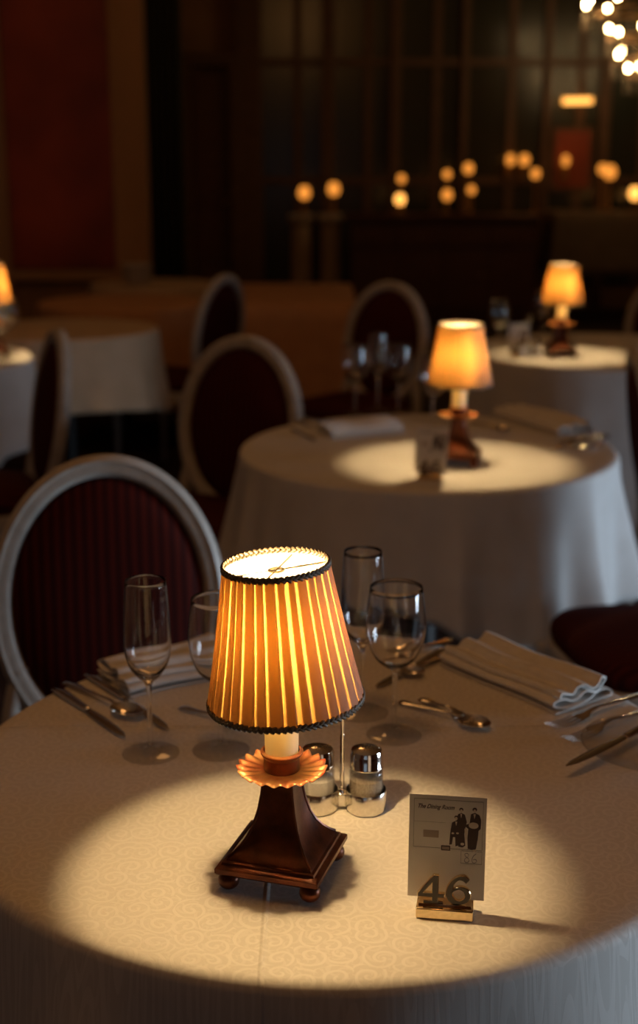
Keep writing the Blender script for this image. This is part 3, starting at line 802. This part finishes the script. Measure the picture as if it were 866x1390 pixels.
        hw = MB()
        e8 = [(548, 625), (535, 616), (520, 625), (527, 642), (546, 655), (552, 675), (538, 688), (520, 680), (522, 662), (540, 645), (552, 628)]
        e6 = [(604, 616), (588, 630), (575, 655), (576, 680), (592, 688), (608, 675), (600, 660), (582, 664)]
        for e in (e8, e6): hw.tube([lean @ Vector((uv(x, y)[0], -.0004, uv(x, y)[1])) for x, y in cr(e, 4)], .00036, 6, False, .5)
        hw.build('handwriting', M['pen'], o)
    return t
M['brassdark'] = pm('dark_reflection_face', (.030, .016, .010), .22, 0)  # dark reflection in the polished numeral fronts, put into the colour
M['gold'].node_tree.nodes['Principled BSDF'].inputs['Base Color'].default_value = (.80, .62, .38, 1)
cs = P(604, 1238)
card_stand((cs.x, cs.y, .7505), R(-8), 'near number 46')
cs2 = P(584, 650)
card_stand((cs2.x, cs2.y, .7505), R(-14), 'middle table', digits=True, printed=True)
cs3 = P(703, 484)
card_stand((cs3.x, cs3.y, .7505), R(-10), 'third table', digits=True, printed=True)

# ------------------------------------------------------------------ cutlery
def lay(name, a, b, label, z=.7515, flip=False, group=None, za=0, zb=0, L0=None):
    """cutlery from handle end a to tip b"""
    d = Vector((b.x-a.x, b.y-a.y, 0)); ln = d.length
    t = thing(name, label, {'table_knife': 'knife', 'dinner_fork': 'fork', 'dessert_spoon': 'spoon', 'butter_knife': 'knife'}[name], (a.x, a.y, z+za), 0, group)
    t.rotation_euler = (0, -math.atan2(zb-za, ln), math.atan2(d.y, d.x))
    Lg = ln if L0 is None else L0; k = Lg/.22
    if name in ('table_knife', 'butter_knife'):
        MB().strip([(x*k, 0, .003, w_, th) for x, w_, th in ((0, .003, .001), (.002, .0085, .0028), (.02, .0090, .0032), (.06, .0078, .0030), (.095, .0062, .0028), (.100, .0066, .0030), (.104, .005, .002))], 12).build('handle', M['silver'], t, angle=50)
        bl = [(.102, -.004, .004), (.112, -.0062, .0062), (.14, -.0078, .0070), (.18, -.0086, .0062), (.205, -.0080, .0035), (.216, -.0050, -.0005), (.220, -.0030, -.0022)]
        pts = [(x*k, (a_+b_)/2, .0032, (b_-a_)/2, .0007) for x, a_, b_ in bl]
        MB().strip(pts, 10).build('blade', M['chrome'], t, angle=60)
    elif name == 'dinner_fork':
        hd = [(0, .003, .001, .002), (.003, .0095, .0014, .002), (.02, .0090, .0016, .0022), (.06, .0055, .0016, .004), (.10, .0036, .0017, .0070), (.13, .0036, .0016, .0095), (.148, .0060, .0012, .0075), (.158, .0115, .0009, .0050), (.170, .0120, .0008, .0035)]
        mb = MB().strip([(x*k, 0, z_+.0, w_, th) for x, w_, th, z_ in hd], 10)
        for j in range(4):
            y = (j-1.5)*.0068
            mb.strip([(x*k, y*(1-(x-.168)*1.5), z_, w_, .0008) for x, z_, w_ in ((.166, .0036, .0020), (.185, .0018, .0017), (.205, .0028, .0014), (.220, .0060, .0006))], 8)
        mb.build('silver_body', M['silver'], t, angle=60)
    else:
        hd = [(0, .003, .001, .002), (.003, .0095, .0014, .002), (.02, .0085, .0016, .0022), (.06, .0050, .0016, .004), (.10, .0034, .0017, .0065), (.135, .0034, .0016, .0085), (.155, .0045, .0013, .0070)]
        MB().strip([(x*k, 0, z_, w_, th) for x, w_, th, z_ in hd], 10).build('handle', M['silver'], t, angle=60)
        vs = []; fs = []; K = 8; n = 32
        for side in (0, 1):
            for i in range(K+1):
                q = i/K
                for j in range(n):
                    a_ = 2*PI*j/n; ex = .034*cos(a_)*q; ey = .020*sin(a_)*q*(1-.18*cos(a_))
                    vs.append(((.186+ex)*k, ey, .0010+.0068*q*q+(.0009 if side else 0)))
        for side in (0, 1):
            o_ = side*(K+1)*n
            for i in range(K):
                for j in range(n): fs.append((o_+i*n+j, o_+i*n+(j+1) % n, o_+(i+1)*n+(j+1) % n, o_+(i+1)*n+j))
        for j in range(n): fs.append((K*n+j, K*n+(j+1) % n, (K+1)*n+K*n+(j+1) % n, (K+1)*n+K*n+j))
        MB().add(vs, fs).build('bowl', M['silver'], t, angle=60)
    return t
lay('table_knife', P(76, 938), P(173, 1004), 'outermost table knife at far left of the nearest table')
lay('dessert_spoon', P(90, 928), P(190, 980), 'spoon between the two knives left of the flute')
lay('butter_knife', P(120, 918), P(232, 994), 'dark bladed knife whose tip passes behind the flute stem')
lay('dessert_spoon', P(246, 962), P(330, 992), 'spoon half hidden behind the wine glass and near lamp shade')
# back right cutlery in front of the flute
lay('table_knife', P(604, 884), P(512, 937), 'dark bladed knife between the right napkin and the round wine glass')
lay('dinner_fork', P(612, 870), P(520, 905), 'fork at the far rim of the nearest table, behind the knife')
lay('dessert_spoon', P(600, 894), P(550, 922), 'small spoon lying in front of the knife beside the right napkin')
lay('dessert_spoon', P(543, 955), P(664, 994), 'spoon in the open cloth right of the round wine glass')
lay('dinner_fork', P(572, 951), P(640, 984), 'short fork lying just behind the spoon in the open cloth')
# right
pc = P(884, 1022)
pl = MB().lathe(zero(cr([(.0001, .0005), (.040, .0005), (.055, .003), (.088, .0125), (.0895, .0140), (.088, .0145), (.054, .0055), (.040, .003), (.0001, .003)], 4)), 72).build('glass_plate', M['footglass'], loc=(pc.x, pc.y, .7506))
tag(pl, 'clear glass side plate cut by the right edge of the nearest table', 'plate')
lay('dinner_fork', P(900, 936), P(745, 992), 'upper fork at right with handle leaving the right edge')
lay('dinner_fork', P(905, 958), P(768, 1010), 'lower fork at right, between the other fork and the glass plate')
lay('table_knife', P(912, 968, .766), P(770, 1043, .766), 'knife resting across the glass plate at right', z=.7650, za=0, zb=.0)
# middle table cutlery
G2 = 'cutlery on the middle table'
lay('table_knife', P(398, 585), P(430, 600), 'knife at the left of the middle table, nearest the cloth rim')
lay('dinner_fork', P(410, 576), P(450, 590), 'fork at the left of the middle table between knife and napkin')
lay('dessert_spoon', P(424, 570), P(468, 582), 'spoon at the left of the middle table beside the white napkin')
lay('dinner_fork', P(822, 590), P(756, 606), 'fork at the right of the middle table under the napkin end')
lay('table_knife', P(826, 594), P(748, 612), 'knife at the right rim of the middle table')
lay('dessert_spoon', P(640, 574), P(688, 588), 'spoon behind the lamp of the middle table')
p2 = P(800, 606)
tag(MB().lathe(zero(cr([(.0001, .0005), (.030, .0005), (.040, .003), (.060, .0125), (.0612, .0140), (.060, .0145), (.039, .0055), (.030, .003), (.0001, .003)], 4)), 48).build('glass_plate', M['footglass'], loc=(p2.x-.03, p2.y-.02, .7506)), 'clear glass side plate at the right rim of the middle table', 'plate')

# ------------------------------------------------------------------ napkins
def napkin(a, b, width, label, hgt=.03, group=None, ridges=3, seed=1):
    """folded and loosely rolled: layered cross-section extruded from a to b"""
    d = Vector((b.x-a.x, b.y-a.y, 0)); ln = d.length
    w = width/2; rnd = random.Random(seed)
    path = [(-w, .0016), (-w*.4, .0016), (w*.4, .0016), (w*.92, .0018), (w*1.0, .0050), (w*.90, .0085), (w*.60, .0080), (w*.30, .0050), (0, .0054), (-w*.40, .0050), (-w*.78, .0055), (-w*.98, .0085), (-w*.90, .0125), (-w*.62, .0130),
            (-w*.40, .0095), (-w*.20, .0110), (w*.02, .0165), (w*.25, .0135), (w*.45, .0115), (w*.72, .0150), (w*.88, .0200), (w*.66, .0245), (w*.40, .0190), (w*.20, .0185), (w*.02, .0235), (-w*.20, .0220), (-w*.34, .0160), (-w*.56, .0180), (-w*.72, .0195), (-w*.80, .0150)]
    path = [(x, z*hgt/.025) for x, z in path]
    pts = cr(path, 4); th = .0011
    rings = []; NL = 14
    for q in range(NL+1):
        t = q/NL; x = ln*t; wv = 1+.05*sin(t*5+seed)+.07*(t-.5); hz = 1+.08*sin(t*7+seed*2)
        outer = []; inner = []
        for i, (y, z) in enumerate(pts):
            a_ = pts[max(i-1, 0)]; b_ = pts[min(i+1, len(pts)-1)]; dy, dz = b_[0]-a_[0], b_[1]-a_[1]; l = math.hypot(dy, dz) or 1
            ny, nz = -dz/l, dy/l
            sk = .004*sin(i*.35+t*2)*(t-.5)
            outer.append((x+sk+(.004*sin(i*.22) if q in (0, NL) else 0), (y+ny*th)*wv, max(.0003, (z+nz*th)*hz))); inner.append((x+sk+(.004*sin(i*.22) if q in (0, NL) else 0), (y-ny*th)*wv, max(.0003, (z-nz*th)*hz)))
        rings.append(outer+inner[::-1])
    # ring quads between sections
    n = len(rings[0]); h_ = n//2; vs = [p for r_ in rings for p in r_]; fs = []
    for i in range(NL):
        for k in range(n): fs.append((i*n+k, i*n+(k+1) % n, (i+1)*n+(k+1) % n, (i+1)*n+k))
    for base in (0, NL*n):
        for k in range(h_-1): fs.append((base+k, base+k+1, base+n-2-k, base+n-1-k))
    o = MB().add(vs, fs).build('folded_napkin', M['napkin'], angle=70, loc=(a.x, a.y, .7508))
    o.rotation_euler = (0, 0, math.atan2(d.y, d.x))
    return tag(o, label, 'napkin', group)
na = P(634, 893); nb = P(792, 958)
napkin(na, nb, .115, 'long folded white napkin at right with its layered end showing', .032)
napkin(P(156, 932), P(306, 899), .115, 'folded white napkin with ridges behind the champagne flute', .030, seed=3)
napkin(P(440, 592), P(535, 582), .11, 'folded white napkin at the left back of the middle table', .03, seed=4)
napkin(P(690, 563), P(782, 590), .12, 'folded napkin at the right back of the middle table, pale layered end', .034, seed=5)

# ------------------------------------------------------------------ far tables: china stack
st = thing('bowl_stack_tray', 'tray', 'tray', (0, 0, 0)); bpy.data.objects.remove(st)
bp = PD(185, 385, 8.3); bp.z = .75
for k in range(4):
    b = MB().lathe([(0, 0), (.05, 0), (.055, .006), (.085, .028), (.095, .045), (.092, .045), (.080, .028), (.05, .010), (0, .008)], 32).build('china_bowl', M['china'], loc=(bp.x, 8.36, .7512+k*.0255))
    tag(b, ['lowest', 'second from bottom', 'second from top', 'topmost'][k]+' white bowl of the stack on the table by the tan pilaster', 'bowl', 'stacked white bowls')

# ------------------------------------------------------------------ sideboard, pedestals, buffet in the far room
sbx0, sbx1 = PD(470, 300, 12.6).x, PD(735, 300, 12.6).x
sb = thing('sideboard', 'long dark mahogany sideboard carrying glowing candle holders', 'sideboard', ((sbx0+sbx1)/2, 12.85, 0))
W = sbx1-sbx0
MB().box((0, 0, .53), (W-.06, .48, .82)).build('body', M['wood_dark'], sb, bevel=.008)
MB().box((0, 0, .965), (W, .54, .05)).build('worktop', M['wood_dark'], sb, bevel=.01)
MB().box((0, 0, .08), (W-.02, .50, .10)).build('plinth', M['wood_dark'], sb, bevel=.006)
for i in range(4):
    x = (i-1.5)*(W-.1)/4
    dd = MB().box((x, -.247, .80), ((W-.14)/4, .02, .18)).build('drawer', M['doorpanel'], sb, bevel=.006)
    MB().sphere((x, -.265, .80), .014, 12, 8).build('knob', M['brass_old'], dd)
    de = MB().box((x, -.247, .42), ((W-.14)/4, .02, .52)).build('cupboard_door', M['doorpanel'], sb, bevel=.006)
    MB().sphere((x+.14, -.265, .45), .014, 12, 8).build('knob', M['brass_old'], de)
def candle_lamp(px, py, D, zbase, label, r=.05, mat='amber', group=None):
    """small lamp with a glowing amber glass globe standing at zbase"""
    p = PD(px, py, D)
    t = thing('candle_lamp', label, 'lamp', (p.x, D, zbase), 0, group)
    h = p.z-zbase
    MB().lathe([(0, 0), (.05, 0), (.052, .01), (.015, .022), (.009, .04), (.009, max(.05, h-r*1.3)), (r*.7, h-r*1.05), (r*.5, h-r*.95), (0, h-r*.95)], 20).build('stem', M['brass_old'], t)
    MB().lathe([(0, h-r), (r*.6, h-r*.9), (r, h-r*.2), (r*.9, h+r*.5), (r*.55, h+r*1.1), (r*.5, h+r*1.1), (0, h+r*.9)], 20).build('glass_globe', M[mat], t)
    return t
TOP = .992  # the tall rear globes stand in for reflections in the mirror wall
candle_lamp(543, 271, 12.70, TOP, 'bright low candle lamp at the left of the sideboard', .045, 'amber_hot')
candle_lamp(545, 243, 12.95, TOP, 'tall dim globe built for the mirror reflection of the bright lamp at the left of the sideboard', .036)
candle_lamp(607, 265, 12.70, TOP, 'low amber candle lamp in the centre of the sideboard', .045)
candle_lamp(607, 237, 12.98, TOP, 'tall amber globe built for the mirror reflection of the central sideboard lamp', .036)
candle_lamp(640, 258, 12.72, TOP, 'low amber candle lamp right of the sideboard centre', .035)
candle_lamp(636, 229, 12.98, TOP, 'tall amber globe built for the mirror reflection of the lamp right of the sideboard centre', .044)
candle_lamp(727, 236, 12.9, TOP, 'amber candle lamp on the right end of the sideboard', .042)
for (px, lb) in ((411, 'left'), (451, 'right')):
    p = PD(px-2, 285, 12.9)
    t = thing('pedestal', lb+' one of two cream stone pedestals left of the dark sideboard', 'pedestal', (p.x, 12.9, 0))
    MB().box((0, 0, .04), (.23, .23, .08)).build('plinth', M['china'], t, bevel=.008)
    MB().lathe([(.12, .08), (.125, .11), (.10, .14), (.095, .5), (.09, .88), (.115, .91), (.13, .95), (0, .95)], 28).build('shaft', M['cream_far'], t)
    MB().box((0, 0, .97), (.23, .23, .04)).build('cap', M['china'], t, bevel=.008)
candle_lamp(413, 262, 12.9, .99, 'amber globe lamp on the left cream pedestal', .055)
candle_lamp(453, 257, 12.9, .99, 'amber globe lamp on the right cream pedestal', .055)
# buffet table with cloth at far right
bx0, bx1 = PD(745, 290, 13).x, PD(900, 290, 13).x
bt = thing('buffet_table', 'tall narrow buffet table at the far right beyond the sideboard', 'table', ((bx0+bx1)/2, 13.0, 0))
MB().box((0, 0, .99), (bx1-bx0, .7, .03)).build('tabletop', M['wood_dark'], bt)
for sx in (-1, 1):
    for sy in (-1, 1): MB().box((sx*(bx1-bx0-.1)/2, sy*.3, .487), (.05, .05, .975)).build('leg', M['wood_dark'], bt, bevel=.004)
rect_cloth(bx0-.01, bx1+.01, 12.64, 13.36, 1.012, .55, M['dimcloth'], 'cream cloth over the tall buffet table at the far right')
candle_lamp(828, 234, 13.0, 1.014, 'amber lamp in the middle of the far right buffet', .06)
candle_lamp(818, 230, 13.2, 1.014, 'amber lamp behind the middle lamp of the far right buffet', .045)
candle_lamp(862, 263, 12.8, 1.014, 'amber lamp cut by the right edge on the far buffet', .055, 'amber_hot')
def wine_far(px, D, z, lab):
    p = PD(px, 280, D); o = link_mesh('wine_glass', _wm, M['glass'], None, True, 0, 60, (p.x, D, z)); tag(o, lab, 'glass', 'glasses waiting on the far buffet')
for k, px in enumerate((775, 788, 801, 845)): wine_far(px, 12.75, 1.0145, 'upright glass waiting on the cream far right buffet')
# wall sconces (amber) and picture light on the panelled wall
def sconce(px, py, label, r=.05):
    p = PD(px, py, 13.88)
    t = thing('wall_sconce', label, 'wall lamp', (p.x, 13.98, p.z-.12))
    MB().box((0, -.005+.0, .03), (.07, .02, .16)).build('back_plate', M['brass_old'], t, bevel=.005)
    MB().tube([(0, -.01, 0), (0, -.07, -.02), (0, -.10, .02), (0, -.10, .075)], .008, 8).build('arm', M['brass_old'], t)
    MB().lathe([(0, .075), (r*.6, .078), (r, .12), (r*.9, .155), (r*.5, .18), (0, .175)], 20, Matrix.Translation((0, -.10, 0))).build('glass_shade', M['amber'], t)
for (px, py, r_, lb) in ((693, 218, .04, 'left small amber sconce on the panelled wall above the sideboard end'), (712, 218, .048, 'right small amber sconce on the panelled wall above the sideboard end'), (768, 219, .035, 'dim amber sconce on the panelled wall left of the buffet lamps')):
    p = PD(px, py, 13.88); pm_ = struct; bx_w = None
    # mounted on a short board so it reaches the moulding depth
    sconce(px, py, lb, r_)
pp_ = PD(784, 137, 13.86)
pf = thing('framed_picture', 'dark red picture in a brown frame under the glowing picture light', 'picture', (pp_.x, 14.05, pp_.z-.55))
MB().box((0, -.02, 0), (.42, .03, .62)).build('frame', M['frame_wood'], pf, bevel=.008)
MB().box((0, -.037, 0), (.34, .006, .54)).build('canvas', M['marble'], pf)
plt = thing('picture_light', 'long glowing amber picture light high on the far right wall', 'lamp', (pp_.x, 14.05, pp_.z))
MB().tube([(0, 0, -.05), (0, -.08, 0.03), (0, -.17, .035)], .008, 8).build('arm', M['brass_old'], plt)
MB().tube([(-.14, -.19, -.002), (.14, -.19, .004)], .030, 12).build('lit_tube', M['amber_hot'], plt)
MB().box((0, -.19, .036), (.34, .06, .008)).build('hood', M['brass_old'], plt, bevel=.002)

# ------------------------------------------------------------------ chandelier
CD = 12.0
ax = PD(884, 40, CD)
cl_ = thing('chandelier', 'crystal chandelier with many small bright bulbs at the top right', 'chandelier', (ax.x, CD, ax.z))
MB().tube([(0, 0, -.35), (0, 0, HC-ax.z)], .012, 8).build('stem', M['brass_old'], cl_)
def zat(py): return PD(850, py, CD).z-ax.z
strand = []
tiers = [(3, .56, 10, .2), (40, .36, 6, .1), (72, .30, 5, .5), (92, .19, 4, .9)]
for (py, r_, n_, ph_) in tiers:
    z = zat(py)
    MB().tube([(r_*cos(a), r_*sin(a), z-.06) for a in [2*PI*k/40 for k in range(40)]], .008, 6, True).build('ring', M['brass_old'], cl_)
    for k in range(3):
        a = 2*PI*k/3; MB().tube([(0, 0, z+.02), (r_*cos(a), r_*sin(a), z-.06)], .005, 6).build('arm', M['brass_old'], cl_)
    for k in range(n_):
        a = 2*PI*k/n_+ph_+PI
        MB().lathe([(0, z-.02), (.009, z-.014), (.013, z), (.009, z+.018), (0, z+.03)], 10, Matrix.Translation((r_*cos(a), r_*sin(a), 0))).build('bulb', M['bulbfar'], cl_)
    if not strand:
        sm = MB()
        sm.lathe([(0, -.21), (.012, -.19), (.003, -.168), (.003, -.160), (.011, -.145), (.003, -.125), (.003, -.118), (.010, -.10), (.003, -.08), (0, -.06)], 6)
        strand.append(sm.mesh('crystal_strand'))
    for k in range(n_*3):
        a = 2*PI*k/(n_*3)
        link_mesh('crystal_strand', strand[0], M['crystal'], cl_, False, 0, 35, (r_*cos(a), r_*sin(a), z))
MB().sphere((0, 0, -.37), .05, 16, 10).build('crystal_ball', M['crystal'], cl_)

# ------------------------------------------------------------------ light
def area(name, loc, rot, sx, sy, energy, col):
    l = bpy.data.lights.new(name, 'AREA'); l.shape = 'RECTANGLE'; l.size = sx; l.size_y = sy; l.energy = energy; l.color = col
    o = bpy.data.objects.new(name, l); C.objects.link(o); o.location = loc; o.rotation_euler = rot; return o
# dusk daylight falling in through the window of the right wall
area('dusk_daylight', (4.75, (WY0+WY1)/2, (WZ0+WZ1)/2), (0, R(90), 0), WZ1-WZ0, WY1-WY0, 50, (.68, .83, 1.0)).data.spread = R(95)
# added warm fill above the frame, lifts the far tables and walls
pl_ = bpy.data.lights.new('far_warm_fill', 'POINT'); pl_.energy = 11; pl_.color = (1, .46, .14); pl_.shadow_soft_size = .3
plo = bpy.data.objects.new('far_warm_fill', pl_); C.objects.link(plo); plo.location = (-.4, 5.6, 3.5)
pl2 = bpy.data.lights.new('near_warm_fill', 'POINT'); pl2.energy = 25; pl2.color = (1, .45, .13); pl2.shadow_soft_size = .3  # second added fill, warms the cloth around the nearest lamp
plo2 = bpy.data.objects.new('near_warm_fill', pl2); C.objects.link(plo2); plo2.location = (-.2, 1.2, 3.9)
area('rear_dusk_daylight', ((VX0+VX1)/2, -3.75, (VZ0+VZ1)/2), (R(-90), 0, R(180)), VX1-VX0, VZ1-VZ0, 2.0, (.68, .83, 1.0))
wd = bpy.data.worlds.new('world'); S.world = wd; wd.use_nodes = True
wd.node_tree.nodes['Background'].inputs[0].default_value = (.5, .6, 1, 1); wd.node_tree.nodes['Background'].inputs[1].default_value = .02
